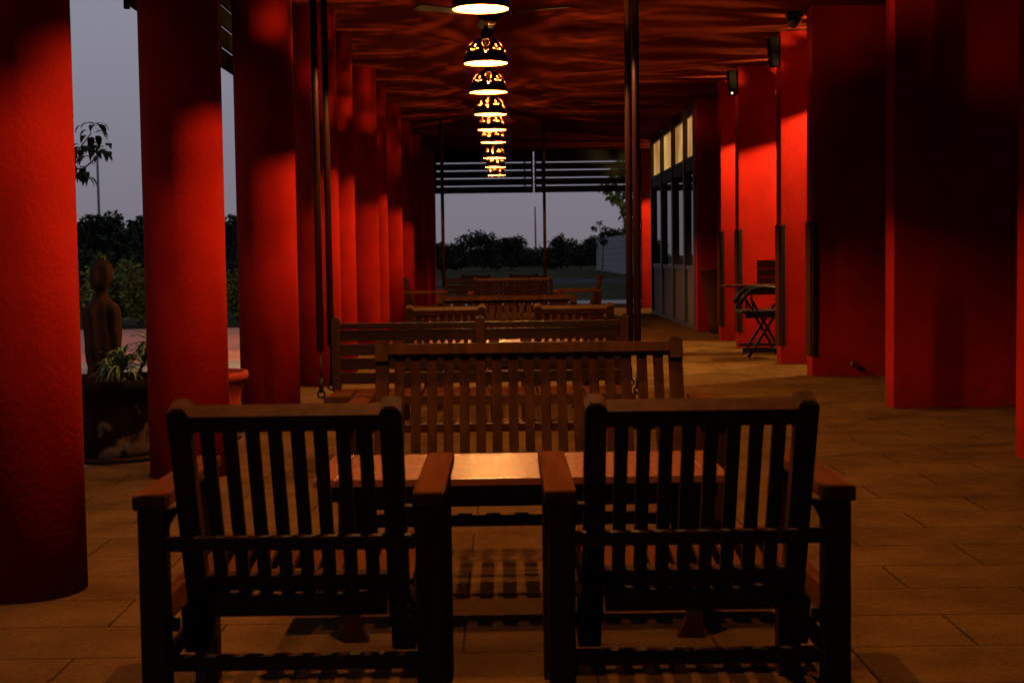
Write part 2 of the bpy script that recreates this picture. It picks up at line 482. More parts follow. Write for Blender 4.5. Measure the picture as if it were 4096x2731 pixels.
bm = bmesh.new(); box(bm, 5.25, 5.5, -7.0, 31.4, 0, CZ)
tag(obj('building_wall', bm, M_white), 'red rear wall of the bays behind the wall piers', 'wall')
bm = bmesh.new(); box(bm, -2.3, 5.25, -7.2, -7.0, 0, CZ)  # unseen wall, added to block sky light from behind the camera
tag(obj('light_block_wall', bm, M_red), 'unseen red wall added behind the camera to keep sky light out', 'wall')
bm = bmesh.new(); box(bm, 3.05, 5.5, 31.42, 31.70, 0, CZ)
tag(obj('end_wall', bm, M_red, bevel=0.004), 'red end wall beyond the glazed shopfront, lit on its lower half', 'wall')

# ------------------------------------------------------------------ glazed shopfront
t = thing('shopfront', 'dark framed glazed shopfront with warm lit top panes and grey panels below', 'shopfront', (2.97, 21.8, 0))
L = 6.9
edges = [0.35, 1.55, 3.2, 4.95, 6.75]
bm = bmesh.new()
box(bm, 0.0, 0.12, 0.0, L, 0, 0.06)
for e in edges[:-1] + [edges[-1]]:
    box(bm, -0.015, 0.12, e - 0.09, e + 0.09, 0.06, CZ)
box(bm, 0.003, 0.12, 0.44, L - .24, 0.93, 1.0)
box(bm, 0.003, 0.12, 0.44, L - .24, 2.50, 2.72)
box(bm, 0.003, 0.12, 0.44, L - .24, 3.36, CZ)
obj('frame', bm, M_frame, t)
bm = bmesh.new()
for a, b in zip(edges, edges[1:]):
    bm2 = bmesh.new(); box(bm2, 0.03, 0.10, a + 0.092, b - 0.092, 0.06, 0.928); obj('lower_panel', bm2, M_panel, t)
    bm2 = bmesh.new(); box(bm2, 0.045, 0.055, a + 0.092, b - 0.092, 1.002, 2.498); obj('glass_pane', bm2, M_glass, t)
    bm2 = bmesh.new(); box(bm2, 0.045, 0.055, a + 0.092, b - 0.092, 2.722, 3.358); obj('transom_pane', bm2, M_lit_room, t)
bm.free()

# ------------------------------------------------------------------ louvres
def louvre(name, w, label, loc, rz, z0, z1, pitch, slat, group, cat='louvre'):
    t = thing(name, label, cat, loc, rz, group)
    bm = bmesh.new()
    for x in (0, w - 0.04):
        box(bm, x, x + 0.04, -0.02, 0.02, z0, CZ - 0.001)
    box(bm, 0.041, w - 0.041, 0.014, 0.030, z1 - 0.03, z1)
    for x in (0.16, w - 0.20):
        box(bm, x, x + 0.035, 0.032, 0.062, z0, z1)
    n = int(round((z1 - z0) / pitch))
    if z0 + n * pitch < CZ - 0.03:
        box(bm, 0.041, w - 0.041, -0.012, 0.013, z0 + n * pitch - 0.012, CZ - 0.003)
    obj('frame', bm, M_dkmetal, t)
    bm = bmesh.new()
    n = int(round((z1 - z0) / pitch))
    for k in range(n):
        zz = z0 + k * pitch
        box(bm, 0.04, w - 0.04, -0.012, 0.012, zz, min(zz + slat, CZ - 0.002))
        box(bm, -0.02 if k else 0, 0.002, -0.008, 0.008, zz + slat * .4, zz + slat * .6)
    obj('slats', bm, M_dkmetal, t)
    return t
g = 'black slatted louvres under the eaves'
louvre('louvre_panel', 2.17, 'black slatted louvre panel across the left half of the far opening', (-1.50, 31.5, 0), 0, 2.575, 3.42, 0.169, 0.143, g)
louvre('louvre_panel', 2.35, 'black slatted louvre panel across the right half of the far opening', (0.700, 31.5, 0), 0, 2.575, 3.42, 0.169, 0.143, g)
labs = ['between the first and second round columns', 'between the second and third round columns',
        'between the third and fourth round columns', 'outside the fifth round column', 'beside the sixth round column',
        'beside the eighth round column', 'beside the ninth round column', 'beside the tenth round column']
zs = [5.42, 8.42, 11.1, 15.1, 18.0, 19.3, 22.0, 24.8]
ls = [2.85, 2.58, 2.1, 2.4, 1.0, 2.3, 2.5, 2.3]
for lb, z, l in zip(labs, zs, ls):
    louvre('louvre_panel', l, 'black louvre panel hung under the eave ' + lb, (-2.18, z, 0), PI / 2, 2.69, CZ - 0.002, 0.165, 0.140, g)

# ------------------------------------------------------------------ pendant lamps with pierced shades
def shade_profile(s):
    """s 0..1 from the rim up; radius and height of the dome, then the neck"""
    a = s * PI / 2 * 0.985
    return 0.150 * math.cos(a) ** 0.82 if s < 1 else 0.02, 0.172 * math.sin(a) ** 1.05 if s > 0 else 0.0

def shade_meshes():
    NV, NU = 110, 400
    prof = []
    # sample by arc length
    P = [shade_profile(k / 400) for k in range(401)]
    acc = [0]
    for a, b in zip(P, P[1:]):
        acc.append(acc[-1] + math.hypot(a[0] - b[0], a[1] - b[1]))
    L = acc[-1]
    stop = L * 0.90
    j = 0
    arc = []
    for k in range(NV + 1):
        s = stop * k / NV
        while acc[j + 1] < s: j += 1
        f = (s - acc[j]) / (acc[j + 1] - acc[j])
        prof.append((P[j][0] + f * (P[j + 1][0] - P[j][0]), P[j][1] + f * (P[j + 1][1] - P[j][1])))
        arc.append(s)
    def hole(phi, s, r):
        sec = 2 * PI / 5
        a = (phi + sec / 2) % sec - sec / 2
        # motif A centred on a = 0 (local width uses radius at its own height)
        x = a * r
        y = s
        def ell(cx, cy, rx, ry, rot=0):
            dx, dy = x - cx, y - cy
            if rot:
                c, sn = math.cos(rot), math.sin(rot); dx, dy = c * dx + sn * dy, -sn * dx + c * dy
            return (dx / rx) ** 2 + (dy / ry) ** 2 < 1
        if ell(0, 0.137, 0.0080, 0.024): return True
        for k in range(12):
            t = 2 * PI * (k + .5) / 12
            if ell(0.0245 * math.sin(t), 0.137 + 0.038 * math.cos(t), 0.0058, 0.0050, -t): return True
        for cx, cy in ((-.011, .078), (.011, .078), (0, .063)):
            if ell(cx, cy, 0.0076, 0.0080): return True
        # motif B centred half a sector away
        b_ = (phi + sec) % sec - sec / 2
        x = b_ * r
        if ell(0, 0.116, 0.0074, 0.0165): return True
        if ell(-0.023, 0.088, 0.0112, 0.0062, -0.45): return True
        if ell(0.023, 0.088, 0.0112, 0.0062, 0.45): return True
        if ell(0, 0.082, 0.0052, 0.0078): return True
        return False
    res = []
    keep = {}
    for v in range(NV):
        for u in range(NU):
            s = (arc[v] + arc[v + 1]) / 2; r = (prof[v][0] + prof[v + 1][0]) / 2
            keep[(u, v)] = not hole(2 * PI * (u + .5) / NU, s, r)
    bm = bmesh.new()
    def shell(off, mi, flip):
        V = {}
        for v in range(NV + 1):
            r, z = prof[v]
            for u in range(NU):
                a = 2 * PI * u / NU
                V[(u, v)] = bm.verts.new(((r - off) * math.cos(a), (r - off) * math.sin(a), z - (off if v > 3 else 0)))
        for v in range(NV):
            for u in range(NU):
                if keep[(u, v)]:
                    q = [V[(u, v)], V[((u + 1) % NU, v)], V[((u + 1) % NU, v + 1)], V[(u, v + 1)]]
                    f = bm.faces.new(q[::-1] if flip else q); f.material_index = mi; f.smooth = True
        return V
    A = shell(0.0, 0, False)
    B = shell(0.0035, 1, True)
    # rim and hole edges
    for u in range(NU):
        u2 = (u + 1) % NU
        f = bm.faces.new((A[(u2, 0)], A[(u, 0)], B[(u, 0)], B[(u2, 0)])); f.material_index = 0
    for v in range(1, NV):
        for u in range(NU):
            if keep[(u, v)] != keep[(u, v - 1)]:
                u2 = (u + 1) % NU
                f = bm.faces.new((A[(u, v)], A[(u2, v)], B[(u2, v)], B[(u, v)])); f.material_index = 0
    me = bpy.data.meshes.new('shade'); bm.to_mesh(me)
    me.materials.append(M_shade_out); me.materials.append(M_shade_in)
    bm.free()
    return me, prof[-1]
shade_me, top = shade_meshes()

def make_pendant(rim_z, bulb=None):
    t = thing('pendant_lamp', 'x', 'pendant lamp', (0, 0, 0), 0, 'pierced dome pendant lamps hung in a row down the walkway')
    s = bpy.data.objects.new('lamp_shade', shade_me); COL.objects.link(s); s.parent = t; s.location = (0, 0, rim_z)
    bm = bmesh.new()
    r, z = top
    lathe(bm, [(r + 0.004, z - 0.006), (0.034, z + 0.012), (0.026, z + 0.03), (0.024, z + 0.05), (0.012, z + 0.064), (0.004, z + 0.09)], 24)
    o = obj('lamp_cap', bm, M_shade_out, t, smooth=True); o.location = (0, 0, rim_z)
    bm = bmesh.new(); lathe(bm, [(0.018, 0.075), (0.018, z - 0.004)], 16)
    o = obj('socket', bm, M_black, t, smooth=True); o.location = (0, 0, rim_z)
    bm = bmesh.new(); bmesh.ops.create_uvsphere(bm, u_segments=10, v_segments=9, radius=0.0065, matrix=Matrix.Translation((0, 0, 0.056)) @ Matrix.Diagonal((1, 1, 1.5, 1)))
    o = obj('bulb', bm, bulb or M_bulb, t, smooth=True); o.location = (0, 0, rim_z)
    bm = bmesh.new()
    tube(bm, [(0, 0, rim_z + z + 0.085), (0, 0, CZ - 0.05)], 0.0045, 8)
    obj('cord', bm, M_black, t)
    bm = bmesh.new(); lathe(bm, [(0.012, CZ - 0.055), (0.05, CZ - 0.02), (0.055, CZ - 0.001)], 24)
    obj('ceiling_rose', bm, M_black, t, smooth=True)
    return t
lamp_z = [3.66, 5.60, 7.54, 9.64, 11.33, 13.1, 14.7, 16.3, 18.9, 20.8, 22.9]
lamp_lab = ['pierced dome pendant lamp above the two near armchairs, just outside the frame',
            'pierced dome pendant lamp over the nearest bench, above the top of the frame',
            'largest pierced dome pendant lamp, cut off by the top edge of the photo',
            'second pierced pendant lamp from the top, its whole dome and cord visible',
            'third pierced pendant lamp from the top, wholly visible below the one with the cord',
            'fourth pierced pendant lamp counting down from the top of the photo',
            'fifth pierced pendant lamp counting down from the top of the photo',
            'sixth pierced pendant lamp counting down, third above the louvres',
            'seventh pierced pendant lamp counting down, just above the louvre slats',
            'eighth pierced pendant lamp counting down, last but one, in front of the louvres',
            'smallest and lowest pierced pendant lamp in front of the far louvres']
P1 = make_pendant(EYE + 1.29)
rots = [0.1, 0.3, -0.25, 0.02, 0.03, -0.2, -0.25, -0.32, -0.15, 0.2, 0.5]
for i, z in enumerate(lamp_z):
    t = P1 if i == 0 else dup(P1, (0, 0, 0))
    t.location = (-0.103, z, 0)
    t.rotation_euler = (0, 0, -PI / 2 + rots[i])
    t['label'] = lamp_lab[i]
P2 = make_pendant(2.93, M_bulb_bay)
P2['group'] = 'pierced pendant lamps inside the building bays'
bays = [((4.3, 30.15, 0), 'pierced pendant lamp hidden in the bay before the far end wall'),
        ((4.02, 14.62, 0), 'pierced pendant lamp hidden in the bay in front of the orange lit pier'),
        ((4.15, 16.75, 0), 'pierced pendant lamp hidden in the bay behind the folding chair'),
        ((3.95, 18.75, 0), 'pierced pendant lamp hidden in the bay before the narrow orange pier')]
for i, (loc, lab) in enumerate(bays):
    t = P2 if i == 0 else dup(P2, (0, 0, 0))
    t.location = loc; t['label'] = lab; t.rotation_euler = (0, 0, 0.4 * i)

# ------------------------------------------------------------------ ceiling fan, camera, speakers
t = thing('ceiling_fan', 'dark three-blade ceiling fan behind the second pendant lamp', 'ceiling fan', (-0.09, 11.9, 0.09))
bm = bmesh.new(); tube(bm, [(0, 0, 3.12), (0, 0, CZ - 0.09)], 0.014, 10); obj('down_rod', bm, M_fan, t)
bm = bmesh.new(); lathe(bm, [(0.03, 3.03), (0.085, 3.05), (0.115, 3.09), (0.115, 3.12), (0.05, 3.16)], 28); obj('motor', bm, M_fan, t, smooth=True)
bm = bmesh.new(); lathe(bm, [(0.012, 3.012), (0.05, 3.015), (0.056, 3.032)], 20); obj('lens', bm, M_lens, t, smooth=True)
for k in range(3):
    a = R(94 + 120 * k)
    bm = bmesh.new()
    c, s = math.cos(a), math.sin(a)
    pts = []
    for (r, w) in ((0.10, 0.04), (0.2, 0.05), (0.24, 0.12), (0.68, 0.14), (0.71, 0.10)):
        pts.append((r, w))
    top_, bot = [], []
    for sgn in (-1, 1):
        row = [bm.verts.new((r * c - sgn * w / 2 * s, r * s + sgn * w / 2 * c, 3.10 + sgn * w * 0.07)) for r, w in pts]
        row2 = [bm.verts.new((v.co.x, v.co.y, v.co.z - 0.008)) for v in row]
        top_.append(row); bot.append(row2)
    for i in range(len(pts) - 1):
        bm.faces.new((top_[0][i], top_[0][i + 1], top_[1][i + 1], top_[1][i]))
        bm.faces.new((bot[0][i], bot[1][i], bot[1][i + 1], bot[0][i + 1]))
        for q in (0, 1):
            bm.faces.new((top_[q][i], top_[q][i + 1], bot[q][i + 1], bot[q][i]))
    bm.faces.new((top_[0][0], top_[1][0], bot[1][0], bot[0][0])); bm.faces.new((top_[0][-1], bot[0][-1], bot[1][-1], top_[1][-1]))
    obj('fan_blade', bm, M_fan, t)

t = thing('security_camera', 'black dome security camera under the ceiling beside the right wall piers', 'camera', (2.84, 13.9, CZ))
bm = bmesh.new(); lathe(bm, [(0.085, -0.001), (0.085, -0.045), (0.078, -0.055)], 28); obj('housing', bm, M_black, t, smooth=True)
bm = bmesh.new(); lathe(bm, [(0.074, -0.056), (0.072, -0.09), (0.058, -0.125), (0.03, -0.148), (0.004, -0.155)], 28); obj('dome', bm, M_glass, t, smooth=True)

def speaker(z, lab, led):
    t = thing('wall_speaker', lab, 'speaker', (XR - 0.07, z + 0.1, 0), 0, 'small wall speakers on pier edges')
    bm = bmesh.new()
    w0, w1 = 0.075, 0.055
    zt, zb = 3.44, 3.14
    v = []
    for (zz, w, off) in ((zb, 0.036, 0.012), (zt, 0.050, -0.008)):
        for (i, j) in ((-1, -1), (1, -1), (1, 1), (-1, 1)):
            v.append(bm.verts.new((i * w + off, j * 0.09, zz)))
    for f in ((3, 2, 1, 0), (4, 5, 6, 7), (0, 1, 5, 4), (1, 2, 6, 5), (2, 3, 7, 6), (3, 0, 4, 7)):
        bm.faces.new([v[i] for i in f])
    obj('cabinet', bm, M_speaker, t, bevel=0.012)
    bm = bmesh.new(); box(bm, 0.049, 0.068, -0.03, 0.03, 3.22, 3.36); obj('bracket', bm, M_black, t)
    if led:
        bm = bmesh.new(); bmesh.ops.create_uvsphere(bm, u_segments=8, v_segments=6, radius=0.014, matrix=Matrix.Translation((-0.01, -0.088, 3.16)))
        obj('indicator_light', bm, M_led, t)
speaker(15.0, 'grey wall speaker high on the edge of the orange lit pier', False)
speaker(17.7, 'grey wall speaker with a tiny bright spot at its lower corner', True)

# ------------------------------------------------------------------ slatted armchair / bench
def make_seat(name, cat, label, W, BW, nslat, group):
    t = thing(name, label, cat, (0, 0, 0), 0, group)
    hw = W / 2
    for sx in (-1, 1):
        x0, x1 = (sx * hw, sx * (hw - 0.063)) if sx < 0 else (hw - 0.063, hw)
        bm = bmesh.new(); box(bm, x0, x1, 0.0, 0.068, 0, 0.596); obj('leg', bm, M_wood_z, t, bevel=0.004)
        bm = bmesh.new(); box(bm, x0, x1, 0.575, 0.64, 0, 0.596); obj('leg', bm, M_wood_z, t, bevel=0.004)
        # armrest: flat board with a thickened rear end cap and a small curved bracket
        bm = bmesh.new()
        a0, a1 = (-hw - 0.009, -hw + 0.068) if sx < 0 else (hw - 0.068, hw + 0.009)
        box(bm, a0, a1, -0.012, 0.675, 0.598, 0.634)
        obj('armrest', bm, M_wood_y, t, bevel=0.006)
        bm = bmesh.new()
        xi = x1 if sx < 0 else x0
        pts = [(xi, 0.585), (xi, 0.54), (xi - sx * 0.008, 0.565), (xi - sx * 0.03, 0.59)]
        vf = [bm.verts.new((p[0], 0.012, p[1])) for p in ((xi, .596), (xi, .53), (xi - sx * .006, .556), (xi - sx * .022, .582), (xi - sx * .04, .596))]
        vb = [bm.verts.new((v.co.x, 0.05, v.co.z)) for v in vf]
        bm.faces.new(vf); bm.faces.new(vb[::-1])
        for i in range(5):
            bm.faces.new((vf[i], vb[i], vb[(i + 1) % 5], vf[(i + 1) % 5]))
        obj('arm_bracket', bm, M_wood_z, t)
        # side seat rail
        bm = bmesh.new(); box(bm, x0 + 0.016 * (1 if sx < 0 else 1), x1 - 0.016, 0.069, 0.574, 0.30, 0.365); obj('side_rail', bm, M_wood_y, t, bevel=0.003)
        bm = bmesh.new(); box(bm, x0 + 0.018, x1 - 0.018, 0.069, 0.574, 0.19, 0.225); obj('side_stretcher', bm, M_wood_y, t, bevel=0.003)
        # short peg rail joining leg and backrest stile
        bm = bmesh.new()
        b_out = sx * BW / 2
        lo, hi = sorted((xi, b_out + (-sx) * 0.0))
        box(bm, lo + 0.001, hi - 0.001, 0.02, 0.05, 0.300, 0.326)
        obj('peg_rail', bm, M_wood_x, t)
    # rails across
    bm = bmesh.new(); box(bm, -hw + 0.064, hw - 0.064, 0.004, 0.034, 0.495, 0.528); obj('support_rail', bm, M_wood_x, t, bevel=0.003)
    bm = bmesh.new(); box(bm, -hw + 0.064, hw - 0.064, 0.02, 0.05, 0.200, 0.236); obj('rear_stretcher', bm, M_wood_x, t, bevel=0.003)
    # seat: curved cross rails and slats running front to back
    n = 16
    def crail(y0, y1, ztop, zbot, sag, w):
        bm = bmesh.new()
        ring = []
        for k in range(n + 1):
            x = -w + 2 * w * k / n
            zt = ztop - sag * (1 - (x / w) ** 2)
            ring.append([bm.verts.new(p) for p in ((x, y0, zbot), (x, y1, zbot), (x, y1, zt), (x, y0, zt))])
        for a, b in zip(ring, ring[1:]):
            for q in range(4):
                bm.faces.new((a[q], a[(q + 1) % 4], b[(q + 1) % 4], b[q]))
        bm.faces.new(ring[0][::-1]); bm.faces.new(ring[-1])
        return bm
    sw = hw - 0.066
    obj('rear_seat_rail', crail(0.105, 0.135, 0.374, 0.312, 0.014, min(sw, BW / 2 - 0.055)), M_wood_x, t)
    obj('front_seat_rail', crail(0.585, 0.615, 0.392, 0.325, 0.012, sw), M_wood_x, t)
    bm = bmesh.new()
    ns = nslat + 1
    pitch = (2 * sw) / ns
    for k in range(ns):
        xc = -sw + pitch * (k + 0.5)
        q = min(1, abs(xc) / sw)
        dz = -0.014 * (1 - q * q)
        prev = None
        for (y, z) in ((0.14, 0.378), (0.20, 0.372), (0.32, 0.376), (0.46, 0.392), (0.58, 0.405), (0.64, 0.404)):
            cur = [bm.verts.new((xc + i * pitch * 0.30, y, z + dz + j)) for i, j in ((-1, 0), (1, 0), (1, 0.016), (-1, 0.016))]
            if prev:
                for e in range(4):
                    bm.faces.new((prev[e], prev[(e + 1) % 4], cur[(e + 1) % 4], cur[e]))
            else:
                bm.faces.new(cur[::-1])
            prev = cur
        bm.faces.new(prev)
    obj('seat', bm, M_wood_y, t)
    # backrest, leaning back (towards -y at the top)
    bm = bmesh.new()
    lean = 0.36
    def yb(z): return 0.072 + (0.5 - z) * lean
    hb = BW / 2
    th = 0.032
    def slab(x0, x1, z0, z1, d=th, off=0.0):
        v = []
        for z in (z0, z1):
            for (x, dy) in ((x0, off), (x1, off), (x1, off + d), (x0, off + d)):
                v.append(bm.verts.new((x, yb(z) + dy * 0.94, z + dy * 0.30)))
        for f in ((3, 2, 1, 0), (4, 5, 6, 7), (0, 1, 5, 4), (1, 2, 6, 5), (2, 3, 7, 6), (3, 0, 4, 7)):
            bm.faces.new([v[i] for i in f])
    slab(-hb + 0.052, hb - 0.052, 0.786, 0.825, 0.074, -0.004)       # crest rail
    slab(-hb + 0.052, hb - 0.052, 0.372, 0.412, 0.028, 0.002)        # bottom rail
    span = 2 * (hb - 0.052)
    pit = span / (nslat + 0.35)
    for k in range(nslat):
        xc = -span / 2 + pit * (k + 0.675)
        slab(xc - pit * 0.30, xc + pit * 0.30, 0.355, 0.791, 0.020, 0.006)
    for sx in (-1, 1):
        x0, x1 = sorted((sx * hb, sx * (hb - 0.052)))
        slab(x0, x1, 0.27, 0.76, 0.046, -0.004)
        slab(x0, x1, 0.7605, 0.828, 0.076, -0.006)
        # rounded finial on the stile
        xm = (x0 + x1) / 2
        for (za, zb_, ww, dd) in ((0.8285, 0.834, 0.023, 0.0), (0.8345, 0.839, 0.019, 0.003), (0.8395, 0.843, 0.013, 0.007)):
            slab(xm - ww - 0.002, xm + ww + 0.002, za, zb_, 0.076 - 2 * dd, -0.006 + dd)
    obj('backrest', bm, M_wood_z, t, bevel=0.0035)
    # lower ends of the stiles
    for sx in (-1, 1):
        x0, x1 = sorted((sx * (hb + 0.012), sx * (hb - 0.045)))
        bm = bmesh.new()
        prof_ = [(0.10, 0.335), (0.175, 0.335), (0.20, 0.30), (0.205, 0.235), (0.19, 0.215), (0.135, 0.215), (0.11, 0.25)]
        va = [bm.verts.new((x0, y, z)) for y, z in prof_]
        vb = [bm.verts.new((x1, y, z)) for y, z in prof_]
        bm.faces.new(va); bm.faces.new(vb[::-1])
        for i in range(len(prof_)):
            j = (i + 1) % len(prof_)
            bm.faces.new((va[i], vb[i], vb[j], va[j]))
        obj('stile_foot', bm, M_wood_z, t, bevel=0.004)
    return t

CH = 'slatted teak armchairs'
chair = make_seat('armchair', 'armchair', 'dark slatted wooden armchair in the left foreground, back to the camera', 0.724, 0.55, 8, CH)
chair.location = (-0.520, 3.36, 0)
dup(chair, (0.460, 3.36, 0), 0, 'dark slatted wooden armchair in the right foreground, back to the camera')
dup(chair, (-0.405, 9.80, 0), R(0), 'farther slatted armchair with lit crest, seen over the left part of the swing')
dup(chair, (0.478, 9.80, 0), R(0), 'farther slatted armchair seen over the right part of the swing')
dup(chair, (-1.60, 23.2, 0), R(-90), 'armchair turned sideways against the far red columns')
dup(chair, (1.56, 23.2, 0), R(90), 'armchair turned sideways, its tilted back lit, right of the far bench')
dup(chair, (-0.52, 26.4, 0), 0, 'tiny far armchair, left one of the pair beyond the far bench')
dup(chair, (0.37, 26.4, 0), 0, 'tiny far armchair, right one of the pair beyond the far bench')
bench = make_seat('garden_bench', 'bench', 'brown slatted wooden bench facing the camera behind the near table', 1.393, 1.22, 17, 'slatted teak benches')
bench.location = (0.095, 5.65, 0); bench.rotation_euler = (0, 0, PI)
dup(bench, (0.022, 12.42, 0), PI, 'second slatted bench, seen between and behind the farther armchairs')
dup(bench, (0.14, 21.9, 0), 0, 'far slatted bench with a bright crest rail, its back to the camera')

# ------------------------------------------------------------------ coffee tables
def make_table(label):
    t = thing('coffee_table', label, 'table', (0, 0, 0), 0, 'low wooden tables between the seats')
    W, D, H = 1.27, 0.55, 0.516
    bm = bmesh.new()
    for k, (a, b) in enumerate(((0, 0.268), (0.2715, 0.55))):
        box(bm, -W / 2 + 0.07, W / 2 - 0.07, a, b, H - 0.024, H)
    for sx in (-1, 1):
        x0, x1 = sorted((sx * W / 2, sx * (W / 2 - 0.068)))
        box(bm, x0, x1, 0, D, H - 0.024, H)
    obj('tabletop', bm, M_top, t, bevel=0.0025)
    bm = bmesh.new()
    box(bm, -W / 2 + 0.05, W / 2 - 0.05, 0.025, 0.045, H - 0.072, H - 0.025)
    box(bm, -W / 2 + 0.05, W / 2 - 0.05, D - 0.045, D - 0.025, H - 0.072, H - 0.025)
    for sx in (-1, 1):
        x0, x1 = sorted((sx * (W / 2 - 0.03), sx * (W / 2 - 0.05)))
        box(bm, x0, x1, 0.045, D - 0.045, H - 0.072, H - 0.025)
    obj('apron', bm, M_wood_x, t, bevel=0.002)
    for sx in (-1, 1):
        for y in (0.05, D - 0.105):
            x = sx * 0.535
            bm = bmesh.new()
            obox(bm, (x, y + 0.025, H - 0.026), (x, y + 0.025, 0.0), 0.05, 0.05, (0, 1, 0))
            obj('leg', bm, M_wood_z, t, bevel=0.004)
            bm = bmesh.new()
            s2 = -sx
            vs = [(x + s2 * .026, 0.0), (x + s2 * .026, 0.06), (x + s2 * .055, 0.0)]
            va = [bm.verts.new((p[0], y + .003, p[1])) for p in vs]; vb = [bm.verts.new((p[0], y + .047, p[1])) for p in vs]
            bm.faces.new(va); bm.faces.new(vb[::-1])
            for i in range(3):
                bm.faces.new((va[i], vb[i], vb[(i + 1) % 3], va[(i + 1) % 3]))
            obj('foot', bm, M_wood_z, t)
    for y in (0.085, D - 0.11):
        bm = bmesh.new()
        box(bm, -0.5085, 0.5085, y, y + 0.026, 0.352, 0.384)
        for k in range(11):
            xc = -0.44 + 0.88 * k / 10
            box(bm, xc - 0.022, xc + 0.022, y + 0.002, y + 0.024, 0.3845, 0.3905)
        obj('stretcher', bm, M_wood_x, t, bevel=0.0015)
    return t
tb = make_table('low wooden table with glossy top between the near armchairs and the bench')
tb.location = (0.045, 4.30, 0)
dup(tb, (0.03, 10.95, 0), 0, 'low wooden table half hidden behind the farther pair of armchairs')

# ------------------------------------------------------------------ hanging swing benches
def make_swing(label):
    t = thing('swing_bench', label, 'swing', (0, 0, 0), 0, 'hanging wooden swing benches')
    hw = 0.863
    zn, zf = 0.0, 0.47
    for y, in ((zn,), (zf,)):
        for sx in (-1, 1):
            bm = bmesh.new(); tube(bm, [(sx * (hw + 0.012), y, 0.68), (sx * (hw + 0.012), y, CZ)], 0.020, 14)
            h = obj('hanger_tube', bm, M_rod, t, smooth=True)
            bm = bmesh.new()
            x = sx * (hw + 0.012)
            tube(bm, [(x, y, 0.68), (x, y, 0.46)], 0.0065, 8)
            ring = [(x + 0.020 * math.cos(a), y, 0.443 + 0.020 * math.sin(a)) for a in [R(100 + 30 * k) for k in range(12)]]
            tube(bm, ring, 0.006, 8)
            lathe(bm, [(0.012, 0.45), (0.012, 0.53)], 10, x, y)
            obj('hook', bm, M_black, t, smooth=True)
    bm = bmesh.new()
    n = 13
    pit = 2 * (hw - 0.02) / n
    for k in range(n):
        xc = -hw + 0.02 + pit * (k + .5)
        box(bm, xc - pit * 0.455, xc + pit * 0.455, 0.032, zf - 0.035, 0.412, 0.430)
    obj('seat', bm, M_wood_y, t, bevel=0.002)
    bm = bmesh.new()
    box(bm, -hw, hw, 0.0, 0.03, 0.375, 0.425)
    box(bm, -hw, hw, zf - 0.03, zf, 0.375, 0.425)
    for sx in (-1, 0, 1):
        xx = sx * (hw - 0.02)
        box(bm, xx - 0.02, xx + 0.02, 0.0305, zf - 0.0305, 0.372, 0.411)
    obj('seat_frame', bm, M_wood_x, t, bevel=0.003)
    bm = bmesh.new()
    box(bm, -0.02, 0.02, 0.20, 0.26, 0.27, 0.371)
    obj('center_brace', bm, M_wood_z, t)
    # backrest of level slats with three uprights
    for xx in (-hw + 0.026, 0.0, hw - 0.026):
        bm = bmesh.new()
        y0 = zf - 0.028
        box(bm, xx - 0.026, xx + 0.026, y0 - 0.045, y0 - 0.005, 0.432, 0.838)
        box(bm, xx - 0.012, xx + 0.012, y0 - 0.034, y0 - 0.016, 0.8385, 0.848)
        obj('back_post', bm, M_wood_dpost, t, bevel=0.006)
    bm = bmesh.new()
    y0 = zf - 0.028
    box(bm, -hw + 0.053, hw - 0.053, y0 - 0.042, y0 - 0.012, 0.778, 0.812)
    for zt in (0.772, 0.690, 0.608, 0.524):
        box(bm, -hw + 0.053, hw - 0.053, y0 - 0.030, y0 - 0.012, zt - 0.064, zt)
    obj('back_slats', bm, M_wood_dark, t, bevel=0.002)
    return t
sw = make_swing('nearer swing bench with level back slats, hung on brown tubes behind the near bench')
sw.location = (-0.143, 7.83, 0)
dup(sw, (-0.165, 24.3, 0), 0, 'far swing bench on thin tubes near the louvred end of the walkway')

# ------------------------------------------------------------------ pots, plants, statue (open side)
def make_pot(name, label, loc, r, h, mat, group):
    t = thing(name, label, 'plant pot', loc, 0, group)
    bm = bmesh.new()
    lathe(bm, [(r * .70, 0.012), (r * .74, h * .15), (r * .86, h * .6), (r * .95, h * .87), (r * 1.04, h * .875), (r * 1.06, h * .93), (r * 1.04, h), (r * .95, h), (r * .93, h * .9), (r * 0.90, h * .84)], 56)
    obj('pot_body', bm, mat, t, smooth=True)
    bm = bmesh.new(); lathe(bm, [(r * .55, 0.0), (r * .86, 0.0), (r * .90, 0.03), (r * .86, 0.032), (r * .80, 0.011), (r * .55, 0.011)], 40); obj('saucer', bm, M_urn, t, smooth=True)
    bm = bmesh.new(); lathe(bm, [(r * .935, h * .86), (r * .5, h * .885), (0.01, h * .89)], 32); obj('soil', bm, M_soil, t)
    return t
make_pot('terracotta_pot', 'large dark terracotta pot with white stains, spiky plant in it', (-2.38, 8.62, 0), 0.36, 0.49, M_potstain, 'terracotta pots between the columns')
make_pot('terracotta_pot', 'orange terracotta pot peeping out right of the second column', (-2.02, 9.45, 0), 0.29, 0.45, M_terra, 'terracotta pots between the columns')

